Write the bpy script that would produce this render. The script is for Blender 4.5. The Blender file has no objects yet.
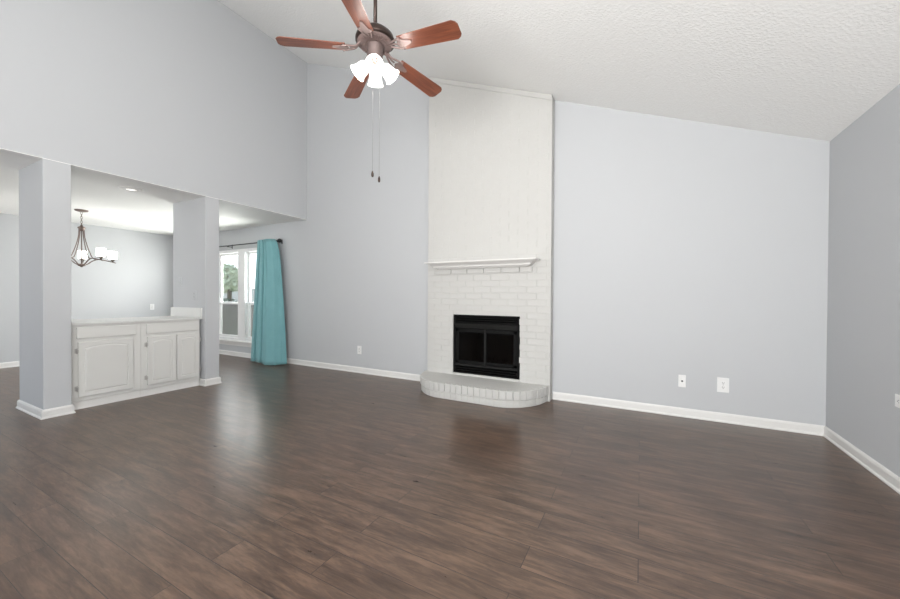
import bpy, bmesh, math, random
from mathutils import Vector, Matrix
random.seed(7)
scene = bpy.context.scene
col = scene.collection
PI = math.pi

# ------------------------------------------------------------------ camera
cam_d = bpy.data.cameras.new('camera')
cam_d.sensor_width = 36.0
cam_d.lens = 36.0 * 360.78 / 900.0
cam_d.clip_start = 0.02
cam = bpy.data.objects.new('camera', cam_d)
col.objects.link(cam)
yaw, pit, rol = math.radians(27.88), math.radians(-0.4725), math.radians(0.3367)
Fv = Vector((-math.sin(yaw)*math.cos(pit), math.cos(yaw)*math.cos(pit), math.sin(pit)))
R0 = Vector((math.cos(yaw), math.sin(yaw), 0)); U0 = R0.cross(Fv)
Rv = R0*math.cos(rol) + U0*math.sin(rol); Uv = -R0*math.sin(rol) + U0*math.cos(rol)
M = Matrix((Rv, Uv, -Fv)).transposed().to_4x4(); M.translation = Vector((0, 0, 1.175))
cam.matrix_world = M
scene.camera = cam

# ------------------------------------------------------------------ world, lights, exposure
scene.view_settings.view_transform = 'Standard'
scene.view_settings.look = 'None'
scene.view_settings.gamma = 1.0
scene.view_settings.use_curve_mapping = False
scene.view_settings.exposure = 0.10
w = bpy.data.worlds.new('sky'); scene.world = w; w.use_nodes = True
nt = w.node_tree; nt.nodes.clear()
wo = nt.nodes.new('ShaderNodeOutputWorld'); bg = nt.nodes.new('ShaderNodeBackground')
tc = nt.nodes.new('ShaderNodeTexCoord'); sx = nt.nodes.new('ShaderNodeSeparateXYZ'); rp = nt.nodes.new('ShaderNodeValToRGB')
rp.color_ramp.elements[0].position = 0.0; rp.color_ramp.elements[0].color = (0.95, 0.97, 1.0, 1)
rp.color_ramp.elements[1].position = 0.55; rp.color_ramp.elements[1].color = (0.55, 0.75, 1.0, 1)
nt.links.new(tc.outputs['Generated'], sx.inputs[0]); nt.links.new(sx.outputs[2], rp.inputs[0])
nt.links.new(rp.outputs[0], bg.inputs[0]); nt.links.new(bg.outputs[0], wo.inputs[0])
bg.inputs[1].default_value = 2.0

def area(name, loc, rot, sx_, sy_, power, color=(1, 1, 1)):
    l = bpy.data.lights.new(name, 'AREA'); l.shape = 'RECTANGLE'; l.size = sx_; l.size_y = sy_
    l.energy = power; l.color = color
    o = bpy.data.objects.new(name, l); col.objects.link(o); o.location = loc; o.rotation_euler = rot
    return o
# added area lights at unseen openings behind the camera; last boosts back window daylight
area('added_living_light', (-0.8, -2.05, 1.35), (PI/2+0.93, 0, -0.5), 2.6, 1.8, 302, (1.0, 0.99, 0.975))  # added light, tilted up to brighten the ceiling
area('added_side_light', (1.0, -1.2, 1.4), (PI/2+0.1, 0, PI/2-0.5), 1.5, 1.8, 72, (1.0, 0.99, 0.975))  # added light for faces turned to the right side
area('added_dining_light', (-7.6, -2.02, 1.3), (PI/2+0.2, 0, 0.7), 1.6, 1.8, 30, (1.0, 0.99, 0.975))  # added light to brighten the far dining wall
area('daylight_back_window', (-7.05, 5.1, 1.3), (-PI/2-0.1, 0, 0), 2.8, 2.2, 400, (1.0, 0.98, 0.95))

# ------------------------------------------------------------------ measured dimensions (metres)
YB, XR, XL, ZH = 4.232, 1.409, -4.965, 2.448
CA, CB = 3.077, -0.40                     # vaulted ceiling: z = CA + CB*x
XD, YF = -8.93, -2.2
def zc(x): return CA + CB*x

# ------------------------------------------------------------------ helpers
ORG = {}
class MB:
    def __init__(s): s.bm = bmesh.new()
    def _xf(s, vs, m):
        if m is not None:
            for v in vs: v.co = m @ v.co
    def box(s, x0, x1, y0, y1, z0, z1, bev=0.0, seg=2, m=None):
        t = bmesh.new()
        bmesh.ops.create_cube(t, size=1.0)
        for v in t.verts:
            v.co = Vector(((x0+x1)/2 + v.co.x*(x1-x0), (y0+y1)/2 + v.co.y*(y1-y0), (z0+z1)/2 + v.co.z*(z1-z0)))
        if bev > 0:
            bmesh.ops.bevel(t, geom=t.edges[:], offset=bev, segments=seg, profile=0.5, affect='EDGES')
        s.merge(t, m); return s
    def merge(s, t, m=None):
        mp = {}
        for v in t.verts: mp[v] = s.bm.verts.new(m @ v.co if m is not None else v.co)
        for f in t.faces:
            try:
                nf = s.bm.faces.new([mp[v] for v in f.verts]); nf.smooth = f.smooth
            except ValueError: pass
        t.free()
    def prism(s, pts, lo, hi, ax='z', bev=0.0, m=None, seg=2):
        t = bmesh.new()
        def P(a, b, c): return {'z': (a, b, c), 'y': (a, c, b), 'x': (c, a, b)}[ax]
        A = [t.verts.new(P(a, b, lo)) for a, b in pts]; B = [t.verts.new(P(a, b, hi)) for a, b in pts]
        t.faces.new(A); t.faces.new(B)
        n = len(pts)
        for i in range(n): t.faces.new((A[i], A[(i+1) % n], B[(i+1) % n], B[i]))
        bmesh.ops.recalc_face_normals(t, faces=t.faces[:])
        if bev > 0: bmesh.ops.bevel(t, geom=t.edges[:], offset=bev, segments=seg, profile=0.5, affect='EDGES')
        s.merge(t, m); return s
    def tube(s, path, r, n=10, m=None, closed=False, cap=True):
        path = [Vector(p) for p in path]; N = len(path)
        rr = r if isinstance(r, (list, tuple)) else [r]*N
        rings = []; ref = None
        for i, p in enumerate(path):
            if closed: d = path[(i+1) % N] - path[i-1]
            else: d = path[min(i+1, N-1)] - path[max(i-1, 0)]
            d.normalize()
            if ref is None:
                ref = Vector((0, 0, 1)) if abs(d.z) < 0.9 else Vector((1, 0, 0))
            a = (ref - d*ref.dot(d)).normalized(); b = d.cross(a); ref = a
            ring = []
            for k in range(n):
                q = p + (a*math.cos(2*PI*k/n) + b*math.sin(2*PI*k/n))*rr[i]
                ring.append(s.bm.verts.new(m @ q if m is not None else q))
            rings.append(ring)
        for i in range(N if closed else N-1):
            A, B = rings[i], rings[(i+1) % N]
            for k in range(n):
                f = s.bm.faces.new((A[k], A[(k+1) % n], B[(k+1) % n], B[k])); f.smooth = True
        if cap and not closed:
            s.bm.faces.new(rings[0][::-1]); s.bm.faces.new(rings[-1])
        return s
    def lathe(s, prof, n=32, m=None, closed=False):
        # prof: (radius, z) pairs about the z axis
        rings = []
        for r, z in prof:
            ring = []
            for k in range(n):
                q = Vector((max(r, 1e-5)*math.cos(2*PI*k/n), max(r, 1e-5)*math.sin(2*PI*k/n), z))
                ring.append(s.bm.verts.new(m @ q if m is not None else q))
            rings.append(ring)
        rng = range(len(rings)) if closed else range(len(rings)-1)
        for i in rng:
            A, B = rings[i], rings[(i+1) % len(rings)]
            for k in range(n):
                f = s.bm.faces.new((A[k], A[(k+1) % n], B[(k+1) % n], B[k])); f.smooth = True
        return s
    def sweep(s, pts, prof, closed=False):
        # pts: plan polyline; prof: closed list of (out, z); 'out' is to the right of travel
        N = len(pts); pts = [Vector((p[0], p[1])) for p in pts]; rings = []
        for i in range(N):
            def nrm(a, b):
                d = (b-a).normalized(); return Vector((d.y, -d.x))
            if closed or 0 < i < N-1:
                n1 = nrm(pts[i-1], pts[i]); n2 = nrm(pts[i], pts[(i+1) % N])
                mt = (n1+n2); mt = mt/max(mt.dot(n1), 0.2)
            else:
                mt = nrm(pts[0], pts[1]) if i == 0 else nrm(pts[-2], pts[-1])
            rings.append([s.bm.verts.new((pts[i].x+mt.x*o, pts[i].y+mt.y*o, z)) for o, z in prof])
        k = len(prof)
        for i in range(N if closed else N-1):
            A, B = rings[i], rings[(i+1) % N]
            for j in range(k): s.bm.faces.new((A[j], A[(j+1) % k], B[(j+1) % k], B[j]))
        if not closed:
            s.bm.faces.new(rings[0][::-1]); s.bm.faces.new(rings[-1])
        return s
    def build(s, name, mat, parent=None, origin=None, smooth=False, m=None):
        if m is not None: s._xf(s.bm.verts, m)
        bmesh.ops.recalc_face_normals(s.bm, faces=s.bm.faces[:])
        me = bpy.data.meshes.new(name)
        o = bpy.data.objects.new(name, me)
        if parent is not None: og = ORG[parent.name]
        elif origin is not None: og = Vector(origin); o.location = og
        else: og = Vector((0, 0, 0))
        for v in s.bm.verts: v.co -= og
        if smooth:
            for f in s.bm.faces: f.smooth = True
        s.bm.to_mesh(me); s.bm.free()
        me.materials.append(mat)
        col.objects.link(o)
        if parent is not None: o.parent = parent
        ORG[o.name] = og
        return o
def empty(name, loc, label, cat, group=None):
    o = bpy.data.objects.new(name, None); col.objects.link(o); o.location = loc
    o.empty_display_size = 0.1
    ORG[o.name] = Vector(loc)
    return tag(o, label, cat, group)
def tag(o, label, cat, group=None):
    o['label'] = label; o['category'] = cat
    if group: o['group'] = group
    return o
def struct(o, label=None):
    o['kind'] = 'structure'
    if label: o['label'] = label
    return o
def T(loc, rz=0.0): return Matrix.Translation(Vector(loc)) @ Matrix.Rotation(rz, 4, 'Z')
def autosmooth(o, deg=35):
    me = o.data
    for p in me.polygons: p.use_smooth = True
    bm = bmesh.new(); bm.from_mesh(me)
    for e in bm.edges:
        if len(e.link_faces) == 2: e.smooth = e.calc_face_angle(0) < math.radians(deg)
    bm.to_mesh(me); bm.free()
    return o

# ------------------------------------------------------------------ materials
def mat(name, base=(0.8, 0.8, 0.8), rough=0.5, metal=0.0, spec=0.5, noise=0.0, nscale=6.0, bump=0.0, bscale=40.0, bdist=0.01,
        emit=None, estr=0.0, detail=4.0, coat=0.0):
    m = bpy.data.materials.new(name); m.use_nodes = True
    n = m.node_tree.nodes; l = m.node_tree.links
    b = n['Principled BSDF']
    b.inputs['Base Color'].default_value = (*base, 1); b.inputs['Roughness'].default_value = rough
    b.inputs['Metallic'].default_value = metal; b.inputs['Specular IOR Level'].default_value = spec
    b.inputs['Coat Weight'].default_value = coat
    t = n.new('ShaderNodeTexCoord')
    nz = n.new('ShaderNodeTexNoise'); nz.inputs['Scale'].default_value = nscale; nz.inputs['Detail'].default_value = 3
    l.new(t.outputs['Object'], nz.inputs['Vector'])
    hs = n.new('ShaderNodeHueSaturation'); hs.inputs['Color'].default_value = (*base, 1)
    mr = n.new('ShaderNodeMapRange'); mr.inputs['To Min'].default_value = 1-noise; mr.inputs['To Max'].default_value = 1+noise
    l.new(nz.outputs['Fac'], mr.inputs['Value']); l.new(mr.outputs[0], hs.inputs['Value']); l.new(hs.outputs[0], b.inputs['Base Color'])
    if bump > 0:
        n2 = n.new('ShaderNodeTexNoise'); n2.inputs['Scale'].default_value = bscale; n2.inputs['Detail'].default_value = detail
        l.new(t.outputs['Object'], n2.inputs['Vector'])
        bp = n.new('ShaderNodeBump'); bp.inputs['Strength'].default_value = bump; bp.inputs['Distance'].default_value = bdist
        l.new(n2.outputs['Fac'], bp.inputs['Height']); l.new(bp.outputs[0], b.inputs['Normal'])
    if emit:
        b.inputs['Emission Color'].default_value = (*emit, 1); b.inputs['Emission Strength'].default_value = estr
    return m

M_WALL = mat('pale_grey_wall_paint', (0.522, 0.533, 0.546), 0.75, noise=0.01, nscale=1.5, bump=0.06, bscale=120, bdist=0.004, spec=0.3)
M_CEIL = mat('textured_ceiling_paint', (0.86, 0.86, 0.845), 0.9, noise=0.015, nscale=30, bump=0.35, bscale=55, bdist=0.012, detail=4, spec=0.2)
M_TRIM = mat('white_trim_paint', (0.74, 0.73, 0.71), 0.45, noise=0.01)
M_CAB = mat('cabinet_white_paint', (0.67, 0.665, 0.64), 0.45, noise=0.012, nscale=3)
M_CTR = mat('white_laminate', (0.72, 0.72, 0.70), 0.35, noise=0.02, nscale=25)
M_BRICK = mat('white_painted_brick', (0.535, 0.53, 0.51), 0.6, noise=0.025, nscale=9, bump=0.35, bscale=55, bdist=0.006)
M_MORTAR = mat('white_painted_mortar', (0.53, 0.525, 0.505), 0.75, noise=0.03, nscale=20, bump=0.4, bscale=70, bdist=0.006)
M_BLACK = mat('black_painted_steel', (0.003, 0.003, 0.003), 0.6, spec=0.15, noise=0.15, nscale=14, bump=0.05, bscale=150, bdist=0.002)
M_CHAR = mat('charcoal_painted_steel', (0.008, 0.008, 0.0075), 0.55, spec=0.25, noise=0.1, nscale=14)
M_FIREBRICK = mat('sooty_firebrick', (0.03, 0.03, 0.029), 0.95, noise=0.3, nscale=9, bump=0.4, bscale=40)
M_IRON = mat('black_cast_iron', (0.015, 0.015, 0.015), 0.7, noise=0.2, bump=0.2, bscale=90)
M_BRONZE = mat('oil_rubbed_bronze', (0.060, 0.042, 0.036), 0.32, metal=0.75, noise=0.15, nscale=12)
M_BRONZE_L = mat('antique_pewter_bronze', (0.27, 0.20, 0.185), 0.5, metal=0.5, noise=0.15, nscale=18)
M_BRONZE_D = mat('taupe_bronze', (0.20, 0.15, 0.14), 0.4, metal=0.5, noise=0.1, nscale=18)
M_NICKEL = mat('antique_bronze_rods', (0.17, 0.13, 0.115), 0.35, metal=0.8, noise=0.15, nscale=20)
M_CHAIN = mat('fine_steel_chain', (0.14, 0.135, 0.13), 0.6, metal=0.4)
M_SHADE = mat('frosted_lit_glass', (0.9, 0.9, 0.9), 0.3, emit=(1.0, 0.97, 0.93), estr=0.85)
M_SHADE2 = mat('white_lit_glass', (0.9, 0.9, 0.9), 0.3, emit=(1.0, 0.97, 0.93), estr=7.0)
M_PLASTIC = mat('white_outlet_plastic', (0.80, 0.80, 0.79), 0.35, noise=0.005)
M_SLOT = mat('dark_slot', (0.06, 0.06, 0.06), 0.6)
M_HINGE = mat('tarnished_hinge_metal', (0.45, 0.44, 0.42), 0.45, metal=0.3, noise=0.1)
M_ROD = mat('black_curtain_rod_metal', (0.02, 0.02, 0.022), 0.4, metal=0.4)
M_VINYL = mat('white_window_vinyl', (0.80, 0.80, 0.80), 0.4, noise=0.005)
M_LENS = mat('lit_downlight_lens', (0.9, 0.9, 0.88), 0.4, emit=(1, 0.98, 0.95), estr=1.2)

def floor_material():
    m = bpy.data.materials.new('dark_brown_wood_planks'); m.use_nodes = True
    n = m.node_tree.nodes; l = m.node_tree.links; b = n['Principled BSDF']
    t = n.new('ShaderNodeTexCoord')
    br = n.new('ShaderNodeTexBrick'); br.offset = 0.37; br.offset_frequency = 2
    br.inputs['Scale'].default_value = 1.0; br.inputs['Brick Width'].default_value = 1.22; br.inputs['Row Height'].default_value = 0.152
    br.inputs['Mortar Size'].default_value = 0.0018; br.inputs['Mortar Smooth'].default_value = 0.2; br.inputs['Bias'].default_value = 0.0
    br.inputs['Color1'].default_value = (0, 0, 0, 1); br.inputs['Color2'].default_value = (1, 1, 1, 1); br.inputs['Mortar'].default_value = (0.5, 0.5, 0.5, 1)
    l.new(t.outputs['Object'], br.inputs['Vector'])
    # per-plank offset of the grain
    sep = n.new('ShaderNodeSeparateColor'); l.new(br.outputs['Color'], sep.inputs[0])
    mp = n.new('ShaderNodeMapping'); mp.inputs['Scale'].default_value = (3.4, 30.0, 1.0)
    cmb = n.new('ShaderNodeCombineXYZ')
    mul = n.new('ShaderNodeMath'); mul.operation = 'MULTIPLY'; mul.inputs[1].default_value = 37.0
    l.new(sep.outputs[0], mul.inputs[0]); l.new(mul.outputs[0], cmb.inputs[0]); l.new(mul.outputs[0], cmb.inputs[2])
    l.new(cmb.outputs[0], mp.inputs['Location']); l.new(t.outputs['Object'], mp.inputs['Vector'])
    g = n.new('ShaderNodeTexNoise'); g.inputs['Scale'].default_value = 1.0; g.inputs['Detail'].default_value = 6; g.inputs['Roughness'].default_value = 0.62; g.inputs['Distortion'].default_value = 0.6
    l.new(mp.outputs[0], g.inputs['Vector'])
    big = n.new('ShaderNodeTexNoise'); big.inputs['Scale'].default_value = 1.0; big.inputs['Detail'].default_value = 3; big.inputs['Distortion'].default_value = 0.3
    mp2 = n.new('ShaderNodeMapping'); mp2.inputs['Scale'].default_value = (2.6, 11.0, 1.0)
    l.new(cmb.outputs[0], mp2.inputs['Location']); l.new(t.outputs['Object'], mp2.inputs['Vector']); l.new(mp2.outputs[0], big.inputs['Vector'])
    a1 = n.new('ShaderNodeMath'); a1.operation = 'MULTIPLY_ADD'; a1.inputs[1].default_value = 0.55
    l.new(g.outputs['Fac'], a1.inputs[0])
    a2 = n.new('ShaderNodeMath'); a2.operation = 'MULTIPLY_ADD'; a2.inputs[1].default_value = 0.42; a2.inputs[2].default_value = 0.0
    l.new(big.outputs['Fac'], a2.inputs[0]); l.new(a2.outputs[0], a1.inputs[2])
    a3 = n.new('ShaderNodeMath'); a3.operation = 'MULTIPLY_ADD'; a3.inputs[1].default_value = 0.035
    l.new(sep.outputs[0], a3.inputs[0]); l.new(a1.outputs[0], a3.inputs[2])
    fine = n.new('ShaderNodeTexNoise'); fine.inputs['Scale'].default_value = 1.0; fine.inputs['Detail'].default_value = 4; fine.inputs['Roughness'].default_value = 0.7; fine.inputs['Distortion'].default_value = 1.2
    mp3 = n.new('ShaderNodeMapping'); mp3.inputs['Scale'].default_value = (9.0, 60.0, 1.0)
    l.new(cmb.outputs[0], mp3.inputs['Location']); l.new(t.outputs['Object'], mp3.inputs['Vector']); l.new(mp3.outputs[0], fine.inputs['Vector'])
    a4 = n.new('ShaderNodeMath'); a4.operation = 'MULTIPLY_ADD'; a4.inputs[1].default_value = 0.38
    l.new(fine.outputs['Fac'], a4.inputs[0]); l.new(a3.outputs[0], a4.inputs[2])
    a5 = n.new('ShaderNodeMath'); a5.operation = 'SUBTRACT'; a5.inputs[1].default_value = 0.19
    l.new(a4.outputs[0], a5.inputs[0])
    rp = n.new('ShaderNodeValToRGB'); cr = rp.color_ramp
    cr.elements[0].position = 0.33; cr.elements[0].color = (0.040, 0.0215, 0.0130, 1)
    cr.elements[1].position = 0.68; cr.elements[1].color = (0.168, 0.102, 0.067, 1)
    e = cr.elements.new(0.48); e.color = (0.081, 0.0475, 0.0305, 1)
    l.new(a5.outputs[0], rp.inputs[0])
    mx = n.new('ShaderNodeMix'); mx.data_type = 'RGBA'; mx.inputs[7].default_value = (0.022, 0.013, 0.009, 1)
    l.new(br.outputs['Fac'], mx.inputs[0]); l.new(rp.outputs[0], mx.inputs[6]); l.new(mx.outputs[2], b.inputs['Base Color'])
    rr = n.new('ShaderNodeMapRange'); rr.inputs['To Min'].default_value = 0.24; rr.inputs['To Max'].default_value = 0.36
    l.new(g.outputs['Fac'], rr.inputs['Value']); l.new(rr.outputs[0], b.inputs['Roughness'])
    inv = n.new('ShaderNodeMath'); inv.operation = 'MULTIPLY_ADD'; inv.inputs[1].default_value = -0.5
    l.new(br.outputs['Fac'], inv.inputs[0]); l.new(big.outputs['Fac'], inv.inputs[2])
    bp = n.new('ShaderNodeBump'); bp.inputs['Strength'].default_value = 0.25; bp.inputs['Distance'].default_value = 0.005
    l.new(inv.outputs[0], bp.inputs['Height']); l.new(bp.outputs[0], b.inputs['Normal'])
    b.inputs['Specular IOR Level'].default_value = 0.8
    return m
M_FLOOR = floor_material()

def wood_material():
    m = bpy.data.materials.new('reddish_cherry_wood'); m.use_nodes = True
    n = m.node_tree.nodes; l = m.node_tree.links; b = n['Principled BSDF']
    t = n.new('ShaderNodeTexCoord'); mp = n.new('ShaderNodeMapping'); mp.inputs['Scale'].default_value = (1.6, 26, 26)
    g = n.new('ShaderNodeTexNoise'); g.inputs['Scale'].default_value = 2.0; g.inputs['Detail'].default_value = 5; g.inputs['Distortion'].default_value = 1.2
    l.new(t.outputs['Object'], mp.inputs[0]); l.new(mp.outputs[0], g.inputs['Vector'])
    rp = n.new('ShaderNodeValToRGB'); rp.color_ramp.elements[0].position = 0.3; rp.color_ramp.elements[0].color = (0.10, 0.028, 0.015, 1)
    rp.color_ramp.elements[1].position = 0.75; rp.color_ramp.elements[1].color = (0.235, 0.075, 0.038, 1)
    l.new(g.outputs['Fac'], rp.inputs[0]); l.new(rp.outputs[0], b.inputs['Base Color']); b.inputs['Roughness'].default_value = 0.33
    return m
M_CHERRY = wood_material()

def fabric_material():
    m = bpy.data.materials.new('teal_curtain_fabric'); m.use_nodes = True
    n = m.node_tree.nodes; l = m.node_tree.links; b = n['Principled BSDF']
    t = n.new('ShaderNodeTexCoord')
    wv = n.new('ShaderNodeTexWave'); wv.inputs['Scale'].default_value = 160; wv.bands_direction = 'Z'; l.new(t.outputs['Object'], wv.inputs['Vector'])
    nz = n.new('ShaderNodeTexNoise'); nz.inputs['Scale'].default_value = 8; l.new(t.outputs['Object'], nz.inputs['Vector'])
    rp = n.new('ShaderNodeValToRGB'); rp.color_ramp.elements[0].color = (0.150, 0.345, 0.370, 1); rp.color_ramp.elements[1].color = (0.185, 0.40, 0.425, 1)
    l.new(nz.outputs['Fac'], rp.inputs[0]); l.new(rp.outputs[0], b.inputs['Base Color'])
    bp = n.new('ShaderNodeBump'); bp.inputs['Strength'].default_value = 0.1; bp.inputs['Distance'].default_value = 0.002
    l.new(wv.outputs['Fac'], bp.inputs['Height']); l.new(bp.outputs[0], b.inputs['Normal'])
    b.inputs['Roughness'].default_value = 0.8; b.inputs['Sheen Weight'].default_value = 0.2
    return m
M_TEAL = fabric_material()

def see_through(name, tint, fac, gl_rough=0.02, kind='glossy'):
    m = bpy.data.materials.new(name); m.use_nodes = True
    n = m.node_tree.nodes; l = m.node_tree.links; n.clear()
    o = n.new('ShaderNodeOutputMaterial'); mx = n.new('ShaderNodeMixShader'); tr = n.new('ShaderNodeBsdfTransparent')
    g = n.new('ShaderNodeBsdfGlossy' if kind == 'glossy' else 'ShaderNodeBsdfDiffuse')
    if kind == 'glossy': g.inputs['Roughness'].default_value = gl_rough; g.inputs['Color'].default_value = (1, 1, 1, 1)
    else: g.inputs['Color'].default_value = (0.26, 0.26, 0.255, 1)
    tr.inputs['Color'].default_value = (*tint, 1)
    mx.inputs[0].default_value = fac
    l.new(tr.outputs[0], mx.inputs[1]); l.new(g.outputs[0], mx.inputs[2]); l.new(mx.outputs[0], o.inputs[0])
    return m
M_GLASS = see_through('clear_window_glass', (0.97, 0.985, 0.98), 0.05)
M_FGLASS = see_through('smoked_fireplace_glass', (0.42, 0.42, 0.42), 0.025, 0.03)
M_SCREEN = see_through('grey_insect_screen', (1, 1, 1), 0.72, kind='diffuse')
M_LAWN = mat('lawn_grass', (0.16, 0.22, 0.08), 0.9, noise=0.3, nscale=3)
M_LEAF = mat('olive_leaves', (0.50, 0.52, 0.36), 0.7, noise=0.3, nscale=2)
M_LEAF_D = mat('dark_leaves', (0.10, 0.12, 0.08), 0.8, noise=0.3, nscale=4)
M_BARK = mat('grey_bark', (0.16, 0.12, 0.09), 0.9, noise=0.2, bump=0.4)
M_FENCE = mat('weathered_fence_boards', (0.52, 0.48, 0.45), 0.9, noise=0.12, nscale=5)
M_SIDING = mat('pale_house_siding', (0.62, 0.60, 0.57), 0.8, noise=0.05)
M_ROOF = mat('grey_roof_shingles', (0.13, 0.13, 0.14), 0.9, noise=0.2, nscale=12)

# ------------------------------------------------------------------ the room shell
b = MB(); b.box(XD-0.15, XR+0.15, YF-0.15, YB+0.15, -0.12, 0.0)
struct(b.build('floor', M_FLOOR), 'dark brown wood plank floor')

b = MB(); x0, x1 = XL-0.12, XR+0.12
b.prism([(x0, zc(x0)), (x1, zc(x1)), (x1, zc(x1)+0.12), (x0, zc(x0)+0.12)], YF-0.15, YB+0.15, 'y')
struct(b.build('ceiling', M_CEIL), 'sloping white textured ceiling of the living room')
b = MB(); b.box(XD-0.15, XL-0.12, YF-0.15, YB+0.15, ZH, ZH+0.12)
b.box(XL-0.13, XL-0.002, YF-0.1, YB-0.001, ZH, ZH+0.006)
struct(b.build('ceiling_dining', M_CEIL), 'flat white ceiling of the dining area')

# window opening in the back wall
WX0, WX1, WZ0, WZ1 = -8.32, -5.95, 0.30, 2.06
FX0, FX1, FZ0, FZ1 = -2.123, -1.245, 0.205, 0.946     # fireplace opening
b = MB()
b.box(XD-0.15, WX0, YB, YB+0.15, 0, ZH+0.1)
b.box(WX0, WX1, YB, YB+0.15, 0, WZ0)
b.box(WX0, WX1, YB, YB+0.15, WZ1, ZH+0.1)
b.box(WX1, XL-0.12, YB, YB+0.15, 0, ZH+0.1)
b.prism([(XL-0.12, 0), (FX0-0.03, 0), (FX0-0.03, zc(FX0-0.03)), (XL-0.12, zc(XL-0.12))], YB, YB+0.15, 'y')
b.prism([(FX0-0.03, FZ1+0.03), (FX1+0.03, FZ1+0.03), (FX1+0.03, zc(FX1+0.03)), (FX0-0.03, zc(FX0-0.03))], YB, YB+0.15, 'y')
b.box(FX0-0.03, FX1+0.03, YB, YB+0.15, 0, FZ0-0.03)
b.prism([(FX1+0.03, 0), (XR+0.15, 0), (XR+0.15, zc(XR+0.15)), (FX1+0.03, zc(FX1+0.03))], YB, YB+0.15, 'y')
struct(b.build('wall_back', M_WALL), 'pale grey back wall with the fireplace')
b = MB(); b.box(XR, XR+0.15, -0.4, YB+0.15, 0, zc(XR)+0.02); b.box(XR, XR+0.15, YF-0.15, -2.0, 0, zc(XR)+0.02)
b.box(XR, XR+0.15, -2.0, -0.4, 0, 0.4); b.box(XR, XR+0.15, -2.0, -0.4, 2.3, zc(XR)+0.02)
struct(b.build('wall_right', M_WALL), 'pale grey wall on the right')
b = MB(); b.box(XL-0.12, XL, YF-0.15, YB, ZH+0.006, zc(XL)+0.03); b.box(XL-0.12, XL, YF-0.15, 0.45, 0, ZH)
struct(b.build('wall_left', M_WALL), 'tall pale grey wall above the dining opening')
b = MB(); b.box(XD-0.15, XD, YF-0.15, YB+0.15, 0, ZH+0.1)
struct(b.build('wall_dining', M_WALL), 'far pale wall of the dining area')
# front wall (behind the camera) with openings made for the added lights
b = MB(); o1, o2, o3, o4 = -8.5, -5.5, -2.1, 0.5
for xa, xb in ((XD-0.15, o1), (o2, o3), (o4, XR+0.15)):
    b.prism([(xa, 0), (xb, 0), (xb, max(zc(xb), ZH)), (xa, max(ZH, zc(xa) if xa > XL-0.2 else ZH))], YF-0.15, YF, 'y')
b.prism([(XL-0.12, ZH), (o3, ZH), (o3, zc(o3)), (XL-0.12, zc(XL-0.12))], YF-0.15, YF, 'y')
b.box(o1, o2, YF-0.15, YF, 0, 0.3); b.box(o1, o2, YF-0.15, YF, 2.3, ZH+0.1)
b.box(o3, o4, YF-0.15, YF, 0, 0.4); b.prism([(o3, 2.6), (o4, 2.6), (o4, zc(o4)), (o3, zc(o3))], YF-0.15, YF, 'y')
struct(b.build('wall_front', M_WALL))

# stub walls (square columns) at both ends of the cabinet
C1 = (1.208, 1.400); C2 = (2.640, 2.812); XC = -5.655; XC2 = -5.765
for (ya, yb), xc, lb in ((C1, XC, 'grey square column left of the white cabinet'), (C2, XC2, 'grey square column right of the white cabinet, nearer the window')):
    b = MB(); b.box(xc, XL, ya, yb, 0, ZH, 0.004, 1)
    struct(b.build('wall_column', M_WALL), lb)

# baseboards
BP = [(0, 0), (0.022, 0), (0.022, 0.010), (0.0145, 0.020), (0.0145, 0.068), (0.010, 0.080), (0.004, 0.086), (0, 0.086)]
def base(name, pts, label=None):
    b = MB(); b.sweep(pts, BP); struct(b.build(name, M_TRIM), label)
base('baseboard_back', [(XD, YB), (-2.53, YB)], 'white baseboard of the back wall, left of the fireplace')
base('baseboard_back', [(-0.885, YB), (XR, YB)], 'white baseboard of the back wall, right of the fireplace')
base('baseboard_right', [(XR, YB), (XR, YF)], 'white baseboard of the right wall')
base('baseboard_dining', [(XD, YF), (XD, YB)], 'white baseboard of the far dining wall')
XCAB = -5.055    # cabinet face
base('baseboard_column', [(XCAB-0.04, C1[1]), (XL, C1[1]), (XL, C1[0]), (XC, C1[0]), (XC, C1[1])][::-1], 'white baseboard around the left column')
base('baseboard_column', [(XC2, C2[0]), (XC2, C2[1]), (XL, C2[1]), (XL, C2[0]), (XCAB-0.04, C2[0])][::-1], 'white baseboard around the right column')

# ------------------------------------------------------------------ window in the back wall
win = bpy.data.objects.new('window_1', None); col.objects.link(win); win.location = (-7.0, YB, WZ0); ORG['window_1'] = Vector(win.location)
struct(win, 'white double hung window beside the teal curtain')
b = MB()   # frame: jambs, head, sill liner, mullions
YW0, YW1 = YB+0.0, YB+0.13
for xa, xb in ((WX0, WX0+0.05), (WX1-0.05, WX1), (-7.66, -7.58), (-6.87, -6.65)): b.box(xa, xb, YW0+0.004, YW1, WZ0+0.05, WZ1-0.06)
b.box(WX0, WX1, YW0+0.004, YW1, WZ1-0.06, WZ1); b.box(WX0, WX1, YW0+0.004, YW1, WZ0, WZ0+0.05)
b.build('window_frame', M_VINYL, win)
b = MB(); b.box(WX0-0.06, WX1+0.06, YB-0.045, YB+0.02, WZ0-0.03, WZ0+0.004, 0.006); b.box(WX0-0.03, WX1+0.03, YB-0.014, YB, WZ0-0.10, WZ0-0.03, 0.004)
b.build('window_sill', M_TRIM, win)
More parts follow.
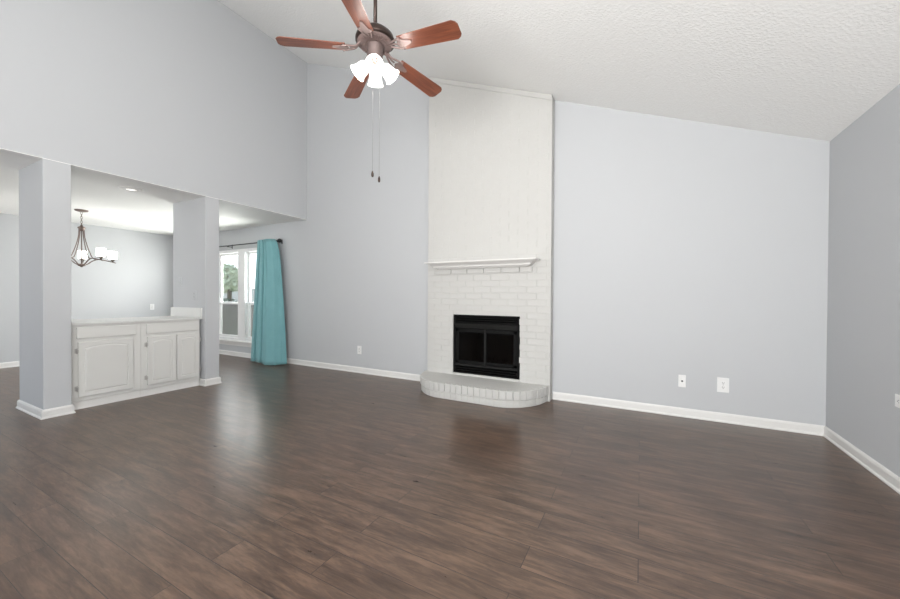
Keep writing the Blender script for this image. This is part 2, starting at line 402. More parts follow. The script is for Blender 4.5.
for xa, xb in ((WX0+0.05, -7.66), (-7.58, -6.87), (-6.65, WX1-0.05)):
    zm = 1.02
    for za, zb_, yo in ((zm-0.02, WZ1-0.06, 0.075), (WZ0+0.05, zm+0.02, 0.035)):
        s_ = MB(); fw = 0.042
        s_.box(xa, xa+fw, YB+yo, YB+yo+0.034, za, zb_, 0.004); s_.box(xb-fw, xb, YB+yo, YB+yo+0.034, za, zb_, 0.004)
        s_.box(xa+fw, xb-fw, YB+yo+0.001, YB+yo+0.033, za+0.001, za+fw, 0.003); s_.box(xa+fw, xb-fw, YB+yo+0.001, YB+yo+0.033, zb_-fw, zb_-0.001, 0.003)
        so = s_.build('window_sash', M_VINYL, win)
        g = MB(); g.box(xa+fw-0.005, xb-fw+0.005, YB+yo+0.014, YB+yo+0.019, za+fw-0.005, zb_-fw+0.005)
        g.build('window_pane', M_GLASS, so)
    sc = MB(); sc.box(xa, xb, YB+0.118, YB+0.121, WZ0+0.05, zm)
    sc.build('insect_screen', M_SCREEN, win)

# ------------------------------------------------------------------ the yard beyond the window
b = MB(); b.box(-40, 6, YB+0.15, 40, -0.35, -0.25)
struct(b.build('ground', M_LAWN), 'lawn outside the window')
def shrub(name, x, y, zc_, rx, rz, n, label, cat, leaf, sz0, seed):
    r = empty(name, (x, y, -0.25), label, cat)
    rnd = random.Random(seed)
    t = MB(); t.tube([(x, y, -0.25), (x+0.05, y, zc_-rz*0.3), (x, y, zc_+rz*0.3)], [0.11, 0.08, 0.03]); t.build('trunk', M_BARK, r)
    t = MB()
    for i in range(n):
        u, v, q = rnd.gauss(0, 1), rnd.gauss(0, 1), rnd.gauss(0, 1); d = math.sqrt(u*u+v*v+q*q); rad = rnd.random()**0.4*(0.85+0.2*math.sin(5*u/d+3*q/d))
        c = Vector((x+u/d*rx*rad, y+v/d*rx*0.8*rad, max(zc_+q/d*rz*rad, -0.2)))
        a = Vector((rnd.gauss(0, 1), rnd.gauss(0, 1), rnd.gauss(0, 1))).normalized(); bb = a.orthogonal().normalized()
        sz = sz0*(1+0.7*rnd.random())
        vs = [t.bm.verts.new(c+a*sz), t.bm.verts.new(c+bb*sz*0.5), t.bm.verts.new(c-a*sz), t.bm.verts.new(c-bb*sz*0.5)]
        t.bm.faces.new(vs)
    t.build('foliage', leaf, r)
shrub('garden_tree', -15.2, 9.0, 1.85, 0.85, 0.62, 2200, 'rounded olive green tree seen through the left window pane', 'tree', M_LEAF, 0.075, 5)
shrub('garden_shrub', -13.1, 7.6, 0.55, 0.95, 0.52, 1500, 'low dark shrub below the tree outside the window', 'shrub', M_LEAF_D, 0.06, 8)
hs = empty('neighbour_house', (-18.5, 18.0, -0.25), 'pale house with grey roof seen through the right window pane', 'house')
b = MB(); b.box(-23.6, -12.0, 16.5, 21, -0.25, 2.3); b.build('house_wall', M_SIDING, hs)
b = MB(); b.prism([(16.1, 2.25), (21.4, 2.25), (18.7, 3.6)], -23.9, -11.7, 'x'); b.build('house_roof', M_ROOF, hs)
fe = MB()
for i in range(90): fe.box(-27+0.16*i, -27+0.16*i+0.15, 11.0, 11.03, -0.25, 1.5)
tag(fe.build('garden_fence', M_FENCE, origin=(-19.8, 11.0, -0.25)), 'pale board fence across the yard outside the window', 'fence')

# ------------------------------------------------------------------ curtain and rod
YR = 4.14
rod = empty('curtain_rod', (-7.0, YR, 2.12), 'thin black curtain rod above the window', 'curtain rod')
b = MB(); b.tube([(-8.4, YR, 2.125), (-5.60, YR, 2.125)], 0.0095); b.build('rod', M_ROD, rod)
b = MB()
mm = T((-5.60, YR, 2.125)) @ Matrix.Rotation(PI/2, 4, 'Y')
b.lathe([(0, 0), (0.014, 0.0), (0.016, 0.012), (0.011, 0.018), (0.020, 0.03), (0.034, 0.055), (0.036, 0.07), (0.028, 0.09), (0.012, 0.102), (0, 0.105)], 20, mm)
b.build('finial', M_ROD, rod)
for xb in (-5.585, -7.04):
    b = MB(); b.box(xb-0.012, xb+0.012, YB-0.006, YB, 2.08, 2.16, 0.002); b.tube([(xb, YB-0.003, 2.11), (xb, YR, 2.108)], 0.007)
    b.tube([(xb, YR+0.016*math.cos(a), 2.125+0.016*math.sin(a)) for a in [PI*0.1+PI*1.0*k/8+PI*0.9 for k in range(9)]], 0.0045)
    b.build('bracket', M_ROD, rod)
def fold(u):
    K = [(0, -0.02), (0.05, -0.075), (0.16, -0.085), (0.19, -0.012), (0.215, -0.010), (0.25, -0.09), (0.38, -0.095), (0.42, -0.006), (0.45, -0.006), (0.485, -0.10), (0.55, -0.098), (0.59, -0.004), (0.625, -0.004), (0.665, -0.125), (0.9, -0.10), (0.97, -0.05), (1.0, -0.01)]
    for (a, p), (b_, q) in zip(K[:-1], K[1:]):
        if u <= b_:
            t = (u-a)/(b_-a); t = t*t*(3-2*t); return p+(q-p)*t
    return K[-1][1]
def curtain():
    b = MB(); NX, NZ = 200, 30; g = []
    for j in range(NZ+1):
        v = j/NZ; z = 2.150*(1-v) + 0.012*v; row = []
        xl = -6.03 + (-6.13+6.03)*v**0.9; xr = -5.605 + (-5.29+5.605)*v**0.5
        for i in range(NX+1):
            u = i/NX
            y = YR - 0.016 + fold(u)*(0.85 + 1.0*v) + 0.004*math.sin(11*u+3*v)*v
            x = xl + (xr-xl)*(u + 0.02*v*math.sin(6*u))
            row.append(b.bm.verts.new((x, y, z + (0.008*math.sin(7*u) if j == NZ else 0))))
        g.append(row)
    for j in range(NZ):
        for i in range(NX):
            f = b.bm.faces.new((g[j][i], g[j][i+1], g[j+1][i+1], g[j+1][i])); f.smooth = True
    o = b.build('curtain', M_TEAL, None, origin=(-5.85, YR, 0.012))
    sm = o.modifiers.new('thickness', 'SOLIDIFY'); sm.thickness = 0.004
    return tag(o, 'long teal curtain panel hanging at the right side of the window', 'curtain')
curtain()

# ------------------------------------------------------------------ base cabinets, worktop
def moulding_ring(b, x, ya, yb, za, zb_, arch, wd=0.012, dp=0.005):
    # raised ring on the door face (faces +x); arch raises the middle of its top edge
    pts = [(ya, za), (yb, za), (yb, zb_-arch)]
    for k in range(1, 16):
        t = k/16; yy = yb+(ya-yb)*t
        pts.append((yy, zb_-arch+arch*math.sin(PI*t)**0.8))
    pts.append((ya, zb_-arch))
    cy, cz = (ya+yb)/2, (za+zb_)/2
    n = len(pts)
    def off(d):
        o = []
        for i in range(n):
            p0, p1, p2 = Vector(pts[i-1]), Vector(pts[i]), Vector(pts[(i+1) % n])
            n1 = (p1-p0).normalized(); n2 = (p2-p1).normalized(); n1 = Vector((-n1.y, n1.x)); n2 = Vector((-n2.y, n2.x))
            m_ = n1+n2; m_ = m_/max(m_.dot(n1), 0.3); o.append(p1+m_*d)
        return o
    rings = []
    for d, xx in ((0, x), (wd*0.25, x-dp), (wd*0.6, x-dp), (wd*1.6, x+0.001), (wd*1.6, x-0.012), (0, x-0.012)):
        rings.append([b.bm.verts.new((xx, q.x, q.y)) for q in off(d)])
    for a in range(len(rings)):
        A, B = rings[a], rings[(a+1) % len(rings)]
        for i in range(n): b.bm.faces.new((A[i], A[(i+1) % n], B[(i+1) % n], B[i]))
    return off(wd*1.6), pts
def door(parent, ya, yb, za, zb_, arch, hinge_left=True):
    xf = XCAB+0.020
    b = MB()
    ins = 0.042
    iy0, iy1, iz0, iz1 = ya+ins, yb-ins, za+ins, zb_-ins*0.85
    inner, outer = moulding_ring(b, xf, iy0, iy1, iz0, iz1, arch)
    # raised centre panel
    A = [b.bm.verts.new((xf+0.001, q.x, q.y)) for q in inner]; b.bm.faces.new(A)
    # stiles and rails: front face as quads between the outer rectangle and the ring
    n = len(outer); rect = []
    for i, (yy, zz) in enumerate(outer):
        if i == 0: rect.append((ya, za))
        elif i == 1: rect.append((yb, za))
        elif i == 2: rect.append((yb, zb_))
        elif i == n-1: rect.append((ya, zb_))
        else: rect.append((yy, zb_))
    c = 0.004
    def rg(x, d): return [b.bm.verts.new((x, min(max(y, ya+d), yb-d), min(max(z, za+d), zb_-d))) for y, z in rect]
    O = [b.bm.verts.new((xf, y, z)) for y, z in outer]
    R1 = rg(xf, c); R2 = rg(xf-c, 0); R3 = rg(XCAB+0.0005, 0)
    for P_, Q_ in ((O, R1), (R1, R2), (R2, R3)):
        for i in range(n): b.bm.faces.new((P_[i], P_[(i+1) % n], Q_[(i+1) % n], Q_[i]))
    b.bm.faces.new(R3)
    d = b.build('door', M_CAB, parent)
    hy = ya-0.006 if hinge_left else yb+0.006
    for hz in (za+0.09, zb_-0.09):
        h = MB(); h.tube([(XCAB+0.012, hy, hz-0.028), (XCAB+0.012, hy, hz+0.028)], 0.0055, 8)
        h.box(XCAB, XCAB+0.004, hy-0.016 if hinge_left else hy, hy if hinge_left else hy+0.016, hz-0.024, hz+0.024, 0.001, 1)
        h.box(XCAB+0.002, XCAB+0.0225, hy-0.002, hy+0.010, hz-0.016, hz+0.016, 0.001, 1)
        h.build('hinge', M_HINGE, d)
    return d
def drawer(parent, ya, yb, za, zb_):
    b = MB(); b.box(XCAB+0.0005, XCAB+0.020, ya, yb, za, zb_, 0.005); b.build('drawer', M_CAB, parent)
YM = 1.993
CT = 0.862
def cabinet(y0, y1, label, doors, dr):
    c = empty('base_cabinet', (XCAB-0.25, (y0+y1)/2, 0), label, 'cabinet', 'base cabinets under the white worktop')
    b = MB()
    b.box(-5.74, XCAB-0.02, y0+0.001, y1-0.001, 0.02, CT-0.002)            # carcass
    b.box(XCAB-0.0205, XCAB, y0+0.001, y1-0.001, 0.085, CT-0.002)            # face frame
    b.build('body', M_CAB, c)
    b = MB(); b.sweep([(XCAB-0.03, y1-0.001), (XCAB-0.03, y0+0.001)][::-1], [(0, 0), (0.016, 0), (0.016, 0.010), (0.012, 0.016), (0.012, 0.075), (0.008, 0.083), (0, 0.086)])
    b.build('toe_board', M_TRIM, c)
    drawer(c, *dr)
    for d in doors: door(c, *d)
cabinet(C1[1]+0.002, YM, 'left white base cabinet with one wide arched panel door', [(1.468, 1.918, 0.125, 0.688, 0.028, True)], (1.458, 1.944, 0.722, 0.838))
cabinet(YM, C2[0]-0.024, 'right white base cabinet with a pair of narrow arched panel doors', [(2.050, 2.340, 0.125, 0.688, 0.028, True), (2.352, 2.606, 0.125, 0.688, 0.028, False)], (2.040, 2.604, 0.722, 0.838))
wt = empty('worktop', (-5.33, 2.02, CT), 'white worktop on the base cabinets between the two columns', 'worktop')
b = MB(); b.box(-5.79, XL-0.062, C1[1]+0.002, C2[0]-0.002, CT, CT+0.022, 0.004); b.build('top', M_CTR, wt)
b = MB(); b.box(-5.785, XL-0.066, C2[0]-0.022, C2[0]-0.002, CT+0.022, CT+0.145, 0.003); b.build('side_splash', M_CTR, wt)

# ------------------------------------------------------------------ fireplace
fp = empty('fireplace', (-1.70, YB-0.1, 0), 'tall white painted brick fireplace with black steel insert, rounded hearth and mantel shelf', 'fireplace')
DB = 0.130; BX0, BX1 = -2.505, -0.893; YFc = YB-DB       # brick face
CH, BL, JT = 0.0745, 0.2245, 0.009
b = MB()   # mortar core, set back behind the brick faces
ymc = YFc+0.0028
i_ = 0.0025
b.prism([(BX0+i_, 0), (FX0-0.001, 0), (FX0-0.001, zc(FX0)), (BX0+i_, zc(BX0+i_))], ymc, YB-0.001, 'y')
b.prism([(FX1+0.001, 0), (BX1-i_, 0), (BX1-i_, zc(BX1-i_)), (FX1+0.001, zc(FX1))], ymc, YB-0.001, 'y')
b.prism([(FX0-0.01, FZ1+0.001), (FX1+0.01, FZ1+0.001), (FX1+0.01, zc(FX1)), (FX0-0.01, zc(FX0))], ymc, YB-0.001, 'y')
b.box(FX0-0.01, FX1+0.01, ymc, YB-0.001, 0, FZ0-0.001)
core = b.build('chimney_core', M_MORTAR, fp)
b = MB(); k = 0; z = 0.178
rnd = random.Random(3)
TOPS = 0.075
while z < zc(BX0):
    x = BX0 - (BL/2 if k % 2 else 0)
    while x < BX1-0.004:
        xa, xb = max(x, BX0), min(x+BL-JT, BX1)
        if BX1-xb < 0.03: xb = BX1
        z0, z1 = z+rnd.uniform(-.001, .001), z+CH-0.0045+rnd.uniform(-.001, .001)
        segs = [(xa, xb)]
        if z0 < FZ1-0.01 and z1 > FZ0+0.002:
            segs = []
            if xa < FX0-0.003: segs.append((xa, min(xb, FX0-0.003+rnd.uniform(-.004, .002))))
            if xb > FX1+0.003: segs.append((max(xa, FX1-0.004+rnd.uniform(-.004, .008)), xb))
        for sa, sb in segs:
            if sb-sa > 0.015:
                yo = rnd.uniform(-0.0016, 0.0016)
                up = z > 1.6
                b.box(sa+rnd.uniform(0, .001), sb, YFc+yo*(0.2 if up else 1)+(0.0 if up else -0.0006), YFc+0.05 if sb < BX1-0.01 and sa > BX0+0.01 else YB-0.002, z0, z+CH+0.006 if up else z1, 0.0025, 1)
        x += BL
    z += CH; k += 1
# cut along the sloping ceiling, leaving room for the smooth strip
nrm = Vector((-CB, 0, 1)).normalized()
bmesh.ops.bisect_plane(b.bm, geom=b.bm.verts[:]+b.bm.edges[:]+b.bm.faces[:], plane_co=(0, 0, CA-TOPS), plane_no=nrm, clear_outer=True)
bricks = b.build('brick_face', M_BRICK, fp)
b = MB(); b.prism([(BX0, zc(BX0)-TOPS+0.012), (BX1, zc(BX1)-TOPS+0.012), (BX1, zc(BX1)-0.001), (BX0, zc(BX0)-0.001)], YFc-0.006, YB-0.002, 'y', 0.004)
b.build('top_strip', M_BRICK, fp)
# hearth
def hearth_path(o=0.0, n=26):
    p = []
    cxl, cxr, al, ar, bb = -2.05, -1.36, 0.50+o, 0.455+o, 0.61+o
    for k in range(n+1):
        t = PI + (PI/2)*k/n; p.append((cxl+al*math.cos(t), YB+bb*math.sin(t)))
    for k in range(1, 12): p.append((cxl+(cxr-cxl)*k/12, YB-bb))
    for k in range(n+1):
        t = 1.5*PI + (PI/2)*k/n; p.append((cxr+ar*math.cos(t), YB+bb*math.sin(t)))
    return p
HZ = 0.178
b = MB(); pts = hearth_path(-0.006); b.prism([p for p in pts], 0.0, HZ-0.006, 'z')
b.build('hearth_core', M_MORTAR, fp)
b = MB()
pin = hearth_path(-0.02); b.prism(pin, HZ-0.06, HZ, 'z')
# dense resample of the path
def resample(pts, step):
    out = []; acc = 0.0; nxt = step/2; 
    for i in range(len(pts)-1):
        a, c = Vector(pts[i]), Vector(pts[i+1]); L = (c-a).length
        while nxt <= acc+L:
            out.append((a+(c-a)*((nxt-acc)/L), (c-a).normalized())); nxt += step
        acc += L
    return out
full = hearth_path(0.0, 60)
tot = sum((Vector(full[i+1])-Vector(full[i])).length for i in range(len(full)-1))
nb = round(tot/0.0735); st = tot/nb
for rowi, (z0, z1, po) in enumerate(((0.004, 0.072, 0.0), (0.080, HZ+0.001, 0.010))):
    for p, d in resample(full, st):
        ang = math.atan2(d.y, d.x); mm = Matrix.Translation(Vector((p.x, p.y, 0))) @ Matrix.Rotation(ang, 4, 'Z')
        hw = (st-0.006)/2
        yo = rnd.uniform(-0.002, 0.001)
        b.box(-hw, hw, -po+yo, 0.085, z0+rnd.uniform(0, .002), z1-(rnd.uniform(0, .001)), 0.007 if rowi else 0.004, 2, mm)
b.build('hearth_bricks', M_BRICK, fp)
# corbelled brick course under the mantel
MX0, MX1 = -2.44, -1.012
b = MB(); x = MX0+0.075
while x < MX1-0.14:
    b.box(x, min(x+BL-0.011, MX1-0.09), YFc-0.022, YFc+0.02, 1.464, 1.522, 0.002, 1); x += BL
b.box(MX0+0.08, MX1-0.10, YFc-0.006, YFc+0.02, 1.466, 1.520)
b.build('corbel_course', M_BRICK, fp)
# mantel shelf: crown profile returned at both ends
MD = 0.195; MZ = 1.606
prof = [(-0.02, MZ), (MD, MZ), (MD+0.002, MZ-0.006), (MD, MZ-0.015), (MD-0.022, MZ-0.017), (MD-0.026, MZ-0.022), (MD-0.050, MZ-0.031), (MD-0.078, MZ-0.048), (MD-0.084, MZ-0.056), (MD-0.084, MZ-0.064), (MD-0.105, MZ-0.068), (MD-0.125, MZ-0.080), (MD-0.128, MZ-0.084), (-0.02, MZ-0.084)]
b = MB()
XA, XB = MX0+MD, MX1-MD
b.sweep([(XA-0.0, YFc+0.004), (XA, YFc-0.0), (XB, YFc-0.0), (XB, YFc+0.004)], [(max(o, 0.0), z) for o, z in prof])
b.box(XA, XB, YFc-0.02, YFc+0.004, MZ-0.084, MZ)
b.build('mantel_shelf', M_TRIM, fp)

# ------------------------------------------------------------------ fireplace insert
fi = fp
yf = YFc+0.004; W0, W1 = FX0+0.004, FX1-0.004
def fz(py): return FZ1 - (py-30)/(510-30)*(FZ1-FZ0)          # heights along the insert, from its top
b = MB()    # firebox shell
b.box(W0+0.06, W1-0.06, yf+0.42, yf+0.44, 0.25, 0.86)
b.prism([(W0+0.012, yf+0.03), (W0+0.03, yf+0.03), (W0+0.16, yf+0.43), (W0+0.14, yf+0.43)], 0.25, 0.86, 'z')
b.prism([(W1-0.012, yf+0.03), (W1-0.03, yf+0.03), (W1-0.16, yf+0.43), (W1-0.14, yf+0.43)], 0.25, 0.86, 'z')
b.box(W0+0.012, W1-0.012, yf+0.03, yf+0.44, 0.235, 0.25); b.box(W0+0.012, W1-0.012, yf+0.03, yf+0.44, 0.86, 0.875)
b.build('firebox', M_FIREBRICK, fi)
b = MB()    # surround frame
b.box(W0, W0+0.028, yf, yf+0.05, FZ0+0.004, FZ1-0.004, 0.003); b.box(W1-0.028, W1, yf, yf+0.05, FZ0+0.004, FZ1-0.004, 0.003)
b.box(W0, W1, yf, yf+0.05, FZ1-0.022, FZ1, 0.003); b.box(W0, W1, yf, yf+0.05, FZ0+0.004, FZ0+0.016, 0.003)
b.box(W0+0.01, W1-0.01, yf+0.03, yf+0.04, fz(140), FZ1-0.01); b.box(W0+0.01, W1-0.01, yf+0.03, yf+0.04, FZ0+0.01, fz(445))
b.build('surround_frame', M_BLACK, fi)
b = MB(); b.prism([(yf-0.006, fz(100)), (yf+0.03, fz(96)), (yf+0.03, fz(138)), (yf+0.004, fz(138))], W0+0.028, W1-0.028, 'x', 0.002, seg=1)
b.build('hood_bar', M_CHAR, fi)
b = MB(); b.box(W0+0.028, W1-0.028, yf-0.004, yf+0.03, fz(446), fz(430), 0.003); b.build('lower_bar', M_CHAR, fi)
for za, zb_, ns in ((fz(92), fz(40), 3), (fz(506), fz(452), 3)):
    b = MB(); h = (zb_-za)/ns
    for k in range(ns):
        zz = za+h*k
        b.prism([(yf+0.002, zz+h*0.08), (yf+0.026, zz+h*0.55), (yf+0.026, zz+h*0.92), (yf, zz+h*0.45)], W0+0.028, W1-0.028, 'x')
    b.build('louvre_panel', M_BLACK, fi)
xm = (W0+W1)/2+0.0
for xa, xb in ((W0+0.030, xm-0.002), (xm+0.002, W1-0.030)):
    za, zb_ = fz(428), fz(142)
    b = MB(); f1 = 0.045 if xa < xm-0.1 else 0.016; f2 = 0.016 if xa < xm-0.1 else 0.045
    b.box(xa, xa+f1, yf+0.004, yf+0.026, za, zb_, 0.003); b.box(xb-f2, xb, yf+0.004, yf+0.026, za, zb_, 0.003)
    b.box(xa, xb, yf+0.004, yf+0.026, za, za+0.040, 0.003); b.box(xa, xb, yf+0.004, yf+0.026, zb_-0.045, zb_, 0.003)
    d = b.build('glass_door', M_BLACK, fi)
    g = MB(); g.box(xa+f1-0.004, xb-f2+0.004, yf+0.013, yf+0.017, za+0.036, zb_-0.041); g.build('door_pane', M_FGLASS, d)
b = MB(); b.box(xm-0.010, xm+0.010, yf-0.006, yf+0.020, fz(428), fz(142), 0.004); b.build('centre_bar', M_CHAR, fi)
gr = MB()
for k in range(8):
    xx = xm-0.22+0.063*k
    gr.tube([(xx, yf+0.09, 0.40), (xx, yf+0.10, 0.33), (xx, yf+0.16, 0.315), (xx, yf+0.34, 0.315), (xx, yf+0.37, 0.36)], 0.008, 8)
for yy in (yf+0.14, yf+0.32): gr.box(xm-0.24, xm+0.24, yy-0.008, yy+0.008, 0.30, 0.316)
for xx in (xm-0.2, xm+0.2):
    for yy in (yf+0.14, yf+0.32): gr.box(xx-0.008, xx+0.008, yy-0.008, yy+0.008, 0.25, 0.302)
tag(gr.build('fire_grate', M_IRON, origin=(xm, yf+0.23, 0.25)), 'black iron log grate behind the fireplace glass doors', 'fire grate')

# ------------------------------------------------------------------ outlets and switches
def rbox(b, w_, h_, d_, cx_=0, cz_=0, y=0, bev=0.003): b.box(cx_-w_/2, cx_+w_/2, y-d_, y, cz_-h_/2, cz_+h_/2, bev)
def outlet(loc, rz, label, w_=0.076, h_=0.120, kind='duplex', cat='wall outlet', pm=None, roll=0.0):
    pm = pm or M_PLASTIC
    name = {'duplex': 'wall_outlet', 'jack': 'cable_jack', 'switch': 'light_switch', 'plug': 'wall_outlet'}[kind]
    e = empty(name, loc, label, cat); m = T(loc, rz) @ Matrix.Rotation(roll, 4, 'Y')
    b = MB(); rbox(b, w_, h_, 0.007); b.build('cover_plate', pm, e, m=m)
    if kind in ('duplex', 'plug'):
        for s in (-1, 1):
            b = MB(); rbox(b, 0.034, 0.030, 0.003, 0, s*0.021, -0.007, 0.001); so = b.build('socket', pm, e, m=m)
            b = MB(); rbox(b, 0.003, 0.011, 0.0006, -0.007, s*0.021+0.003, -0.010, 0); rbox(b, 0.003, 0.009, 0.0006, 0.007, s*0.021+0.003, -0.010, 0); rbox(b, 0.006, 0.005, 0.0006, 0, s*0.021-0.008, -0.010, 0)
            b.build('slots', M_SLOT, so, m=m)
        b = MB(); rbox(b, 0.006, 0.006, 0.0015, 0, 0, -0.007, 0.0005); b.build('screw', M_HINGE, e, m=m)
    if kind == 'jack':
        b = MB(); b.lathe([(0.0, 0.013), (0.004, 0.013), (0.0055, 0.0), (0.0085, 0.0), (0.0085, 0.004), (0.0, 0.004)], 12, Matrix.Translation((0, -0.007, 0.0)) @ Matrix.Rotation(PI/2, 4, 'X')); b.build('jack', M_SLOT, e, m=m)
    if kind == 'switch':
        b = MB(); rbox(b, 0.010, 0.024, 0.010, 0, 0.003, -0.007, 0.002); b.build('toggle', pm, e, m=m)
outlet((-3.80, YB, 0.348), 0, 'white outlet on the back wall left of the fireplace', 0.080, 0.128)
outlet((0.368, YB, 0.352), 0, 'small white cable jack plate, left of the outlet on the back wall', 0.062, 0.120, 'jack', 'cable jack')
outlet((0.696, YB, 0.351), 0, 'larger white outlet on the back wall near the right corner', 0.092, 0.138)
outlet((XR, 3.212, 0.548), -PI/2, 'white sideways outlet on the right wall at the edge of the picture', 0.080, 0.130, roll=PI/2)
outlet((-5.575, C2[0], 1.353), 0, 'grey light switch on the side of the right column', 0.076, 0.120, 'switch', 'light switch', M_WALL)
outlet((-5.215, C2[0], 1.171), 0, 'grey outlet on the column side above the worktop end', pm=M_WALL)
outlet((XD, 3.71, 0.925), PI/2, 'white outlet on the far dining wall above the worktop', 0.076, 0.120)

# ------------------------------------------------------------------ recessed downlight
rl = empty('recessed_downlight', (-5.42, 2.045, ZH), 'round white recessed downlight in the dining ceiling', 'ceiling light')
m_ = T((-5.42, 2.045, ZH)) @ Matrix.Diagonal((1.14, 1.14, 1.0, 1.0))
b = MB(); b.lathe([(0.070, -0.002), (0.098, 0.0), (0.098, -0.006), (0.085, -0.012), (0.072, -0.010), (0.070, -0.002)], 36, m_); b.build('trim_ring', M_TRIM, rl)
b = MB(); b.lathe([(0.071, -0.004), (0.066, -0.010), (0.050, -0.020), (0.046, -0.016), (0.040, -0.006), (0.0, -0.004)], 36, m_); b.build('eyeball', M_TRIM, rl)
b = MB(); b.lathe([(0.043, -0.012), (0.03, -0.014), (0.0, -0.0145)], 24, m_); b.build('lens', M_LENS, rl)

sl = bpy.data.lights.new('downlight_bulb', 'SPOT'); sl.energy = 75; sl.spot_size = math.radians(66); sl.spot_blend = 1.0; sl.shadow_soft_size = 0.22; sl.color = (1, 0.98, 0.95)
so_ = bpy.data.objects.new('downlight_bulb', sl); col.objects.link(so_); so_.location = (-5.45, 2.05, ZH-0.03)
so_.rotation_euler = (Vector((-8.93, 2.5, 0.95))-Vector(so_.location)).to_track_quat('-Z', 'Y').to_euler()
# ------------------------------------------------------------------ chandelier
CX, CY = -7.475, 2.218
ch = empty('chandelier', (CX, CY, ZH), 'bronze five light chandelier with white glass shades over the dining area', 'chandelier')
mC = T((CX, CY, 0))
b = MB(); b.lathe([(0, ZH-0.030), (0.03, ZH-0.030), (0.072, ZH-0.018), (0.078, ZH-0.004), (0.078, ZH), (0, ZH)], 28, mC); b.build('ceiling_canopy', M_NICKEL, ch)
b = MB()
zt, zb2, nl = ZH-0.030, 2.215, 6
for k in range(nl):
    zc_ = zt-(k+0.5)*(zt-zb2)/nl; hl = (zt-zb2)/nl*0.66
    ring = []
    for q in range(16):
        a = 2*PI*q/16; u, v = 0.011*math.cos(a), hl*math.sin(a)
        ring.append((u if k % 2 else 0, 0 if k % 2 else u, zc_+v))
    b.tube(ring, 0.0028, 6, mC, closed=True)
b.build('chain', M_NICKEL, ch)
b = MB(); b.lathe([(0, 2.225), (0.012, 2.222), (0.016, 2.205), (0.042, 2.190), (0.046, 2.178), (0.034, 2.165), (0.028, 2.13), (0, 2.13)], 24, mC)
b.lathe([(0, 1.640), (0.03, 1.638), (0.048, 1.622), (0.040, 1.606), (0.018, 1.598), (0.012, 1.588), (0, 1.586)], 24, mC)
b.tube([(0, 0, 2.14), (0, 0, 1.63)], 0.007, 8, mC)
b.build('body', M_NICKEL, ch)
def smooth_path(p, n=6):
    p = [Vector(q) for q in p]; out = []
    for i in range(len(p)-1):
        a, b0, c, d = p[max(i-1, 0)], p[i], p[i+1], p[min(i+2, len(p)-1)]
        for k in range(n):
            t = k/n
            out.append(0.5*((2*b0)+(-a+c)*t+(2*a-5*b0+4*c-d)*t*t+(-a+3*b0-3*c+d)*t**3))
    out.append(p[-1]); return out
a0 = math.radians(73.5+16)
for k in range(5):
    a = a0+2*PI*k/5; mk = mC @ Matrix.Rotation(a, 4, 'Z')
    b = MB()
    b.tube(smooth_path([(0.030, 0, 2.165), (0.034, 0, 2.06), (0.062, 0, 1.92), (0.098, 0, 1.80), (0.125, 0, 1.735), (0.165, 0, 1.712)]), 0.0062, 8, mk)
    b.tube(smooth_path([(0.015, 0, 1.612), (0.07, 0, 1.640), (0.13, 0, 1.693), (0.20, 0, 1.718), (0.30, 0, 1.705), (0.365, 0, 1.690), (0.40, 0, 1.682)]), 0.0075, 8, mk)
    b.lathe([(0, 1.69), (0.012, 1.69), (0.014, 1.715), (0.040, 1.728), (0.042, 1.736), (0, 1.736)], 20, mk @ Matrix.Translation((0.362, 0, 0)))
    arm = b.build('arm', M_NICKEL, ch)
    b = MB(); b.lathe([(0.044, 1.741), (0.052, 1.747), (0.054, 1.862), (0.051, 1.862), (0.049, 1.752), (0, 1.750), (0, 1.741), (0.044, 1.741)], 28, mk @ Matrix.Translation((0.362, 0, 0)))
    b.build('lamp_shade', M_SHADE2, arm)

# ------------------------------------------------------------------ ceiling fan
FXc, FYc = -1.752, 2.106; ZFC = zc(FXc)
fan = empty('ceiling_fan', (FXc, FYc, ZFC), 'five blade reddish wood ceiling fan with lit white glass shades', 'ceiling fan')
mF = T((FXc, FYc, 0))
b = MB(); b.lathe([(0, ZFC+0.03), (0.065, ZFC+0.03), (0.072, ZFC-0.02), (0.060, ZFC-0.07), (0.030, ZFC-0.10), (0, ZFC-0.10)], 28, mF); b.build('ceiling_canopy', M_BRONZE, fan)
b = MB(); b.tube([(0, 0, ZFC-0.08), (0, 0, 3.16)], 0.0135, 14, mF); b.build('downrod', M_BRONZE, fan)
b = MB(); b.lathe([(0.0, 3.160), (0.020, 3.160), (0.026, 3.144), (0.062, 3.136), (0.104, 3.119), (0.134, 3.092), (0.143, 3.066), (0.143, 3.050), (0.132, 3.040), (0, 3.040)], 48, mF)
b.build('motor_housing', M_BRONZE, fan)
b = MB()
b.lathe([(0.130, 3.042), (0.125, 3.032), (0.102, 3.026), (0.065, 3.022), (0.06, 3.022), (0.06, 3.042)], 48, mF)
for k in range(40):
    a = 2*PI*k/40
    b.box(0.072, 0.114, -0.0035, 0.0035, 3.020, 3.032, 0, 1, mF @ Matrix.Rotation(a, 4, 'Z'))
b.build('vent_ring', M_BRONZE_L, fan)
b = MB(); b.lathe([(0.0, 3.028), (0.062, 3.028), (0.064, 3.012), (0.054, 2.996), (0.054, 2.935), (0.046, 2.900), (0.030, 2.885), (0, 2.882)], 36, mF); b.build('switch_housing', M_BRONZE_D, fan)
PH = 6.379-math.radians(1.3)
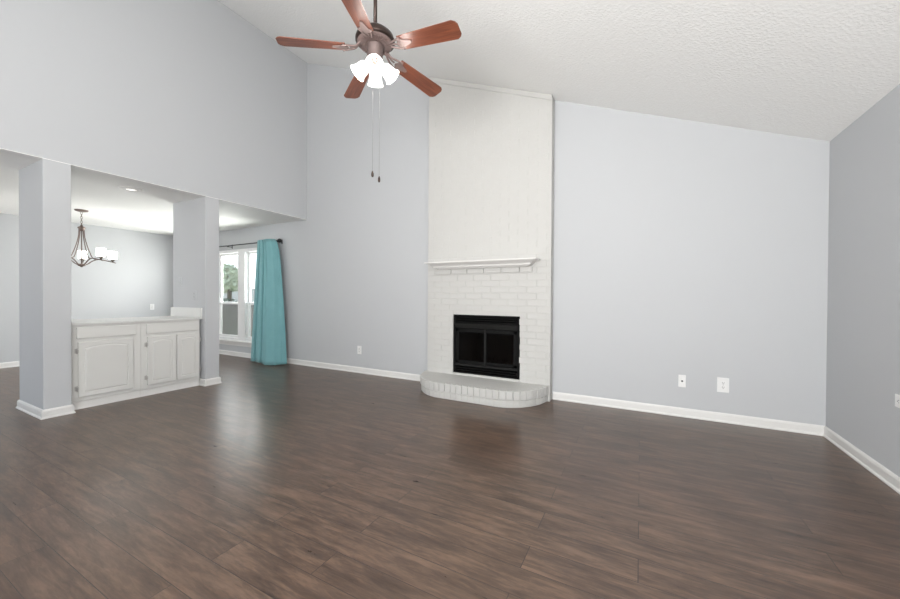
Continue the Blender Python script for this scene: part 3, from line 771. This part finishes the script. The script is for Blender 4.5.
for k in range(5):
    a = PH+2*PI*k/5
    droop = Matrix.Translation((0.15, 0, 2.988)) @ Matrix.Rotation(math.radians(4.0), 4, 'Y')
    mk = mF @ Matrix.Rotation(a, 4, 'Z') @ droop @ Matrix.Rotation(math.radians(-12), 4, 'X')
    b = MB()
    xs, xe, w0, w1, th = 0.062, 0.525, 0.057, 0.072, 0.006
    out = [(xs, -w0), (xe-0.035, -w1), (xe-0.012, -w1*0.80), (xe, -w1*0.52), (xe, w1*0.52), (xe-0.012, w1*0.80), (xe-0.035, w1), (xs, w0)]
    if k == 0:
        b.prism(out, 0, th, 'z', 0.0025, None, 2)
        bl = b.build('blade', M_CHERRY); bme = bl.data
    else:
        b.bm.free(); bl = bpy.data.objects.new('blade', bme); col.objects.link(bl)
    bl.parent = fan; bl.matrix_local = Matrix.Translation(-Vector(fan.location)) @ mk
    b = MB()   # blade iron: bracket arms from the motor to the blade root, leaf shaped plate under the blade
    mi = mF @ Matrix.Rotation(a, 4, 'Z')
    b.tube(smooth_path([(-0.075, 0.012, 0.046), (-0.035, 0.012, 0.030), (-0.01, 0.018, 0.006), (0.04, 0.034, -0.002), (0.082, 0.043, -0.006)]), 0.0075, 8, mk)
    b.tube(smooth_path([(-0.075, -0.012, 0.046), (-0.035, -0.012, 0.030), (-0.01, -0.018, 0.006), (0.04, -0.034, -0.002), (0.082, -0.043, -0.006)]), 0.0075, 8, mk)
    b.prism([(0.062, -0.050), (0.080, -0.052), (0.090, -0.03), (0.150, -0.012), (0.158, 0), (0.150, 0.012), (0.090, 0.03), (0.080, 0.052), (0.062, 0.050), (0.05, 0.02), (0.035, 0), (0.05, -0.02)], -0.007, -0.0005, 'z', 0.0015, mk, 1)
    b.tube(smooth_path([(0.03, 0, 0.002), (0.0, 0, 0.008), (-0.04, 0, 0.030), (-0.075, 0, 0.046)]), 0.006, 8, mk)
    b.build('blade_bracket', M_BRONZE_L, fan)
for k in range(4):
    a = math.radians(27.9 + 10) + k*PI/2
    mk = mF @ Matrix.Rotation(a, 4, 'Z') @ Matrix.Translation((0.048, 0, 2.890)) @ Matrix.Rotation(math.radians(-44), 4, 'Y') @ Matrix.Scale(0.9, 4)
    b = MB(); b.tube([(-0.03, 0, 0.03), (0, 0, 0.0), (0, 0, -0.02)], 0.012, 10, mk); b.lathe([(0, 0.0), (0.024, 0.0), (0.026, -0.03), (0.022, -0.032), (0, -0.032)], 20, mk)
    ho = b.build('lamp_holder', M_BRONZE, fan)
    b = MB()
    pr = [(0.022, -0.012), (0.034, -0.016), (0.046, -0.032), (0.052, -0.055), (0.055, -0.085), (0.062, -0.112), (0.071, -0.130)]
    b.lathe(pr + [(r-0.003, z+0.001) for r, z in pr[::-1]], 32, mk, closed=True)
    b.build('lamp_shade', M_SHADE, ho)
    pl = bpy.data.lights.new('fan_bulb', 'POINT'); pl.energy = 4.2; pl.shadow_soft_size = 0.035; pl.color = (1, 0.97, 0.92)
    po = bpy.data.objects.new('fan_bulb', pl); col.objects.link(po); po.location = mk @ Vector((0, 0, -0.150))
for px_, py_, zb_ in ((-0.004, -0.02, 2.066), (0.034, 0.01, 2.030)):
    b = MB(); zt_ = 2.90
    b.tube([(px_, py_, zt_), (px_, py_, zb_+0.03)], 0.0009, 6, mF)
    pc = b.build('pull_chain', M_CHAIN, fan)
    b = MB(); b.lathe([(0, zb_+0.032), (0.004, zb_+0.03), (0.009, zb_+0.012), (0.010, zb_), (0.007, zb_-0.012), (0, zb_-0.016)], 14, mF @ Matrix.Translation((px_, py_, 0)))
    b.build('pull_fob', M_BRONZE, pc)
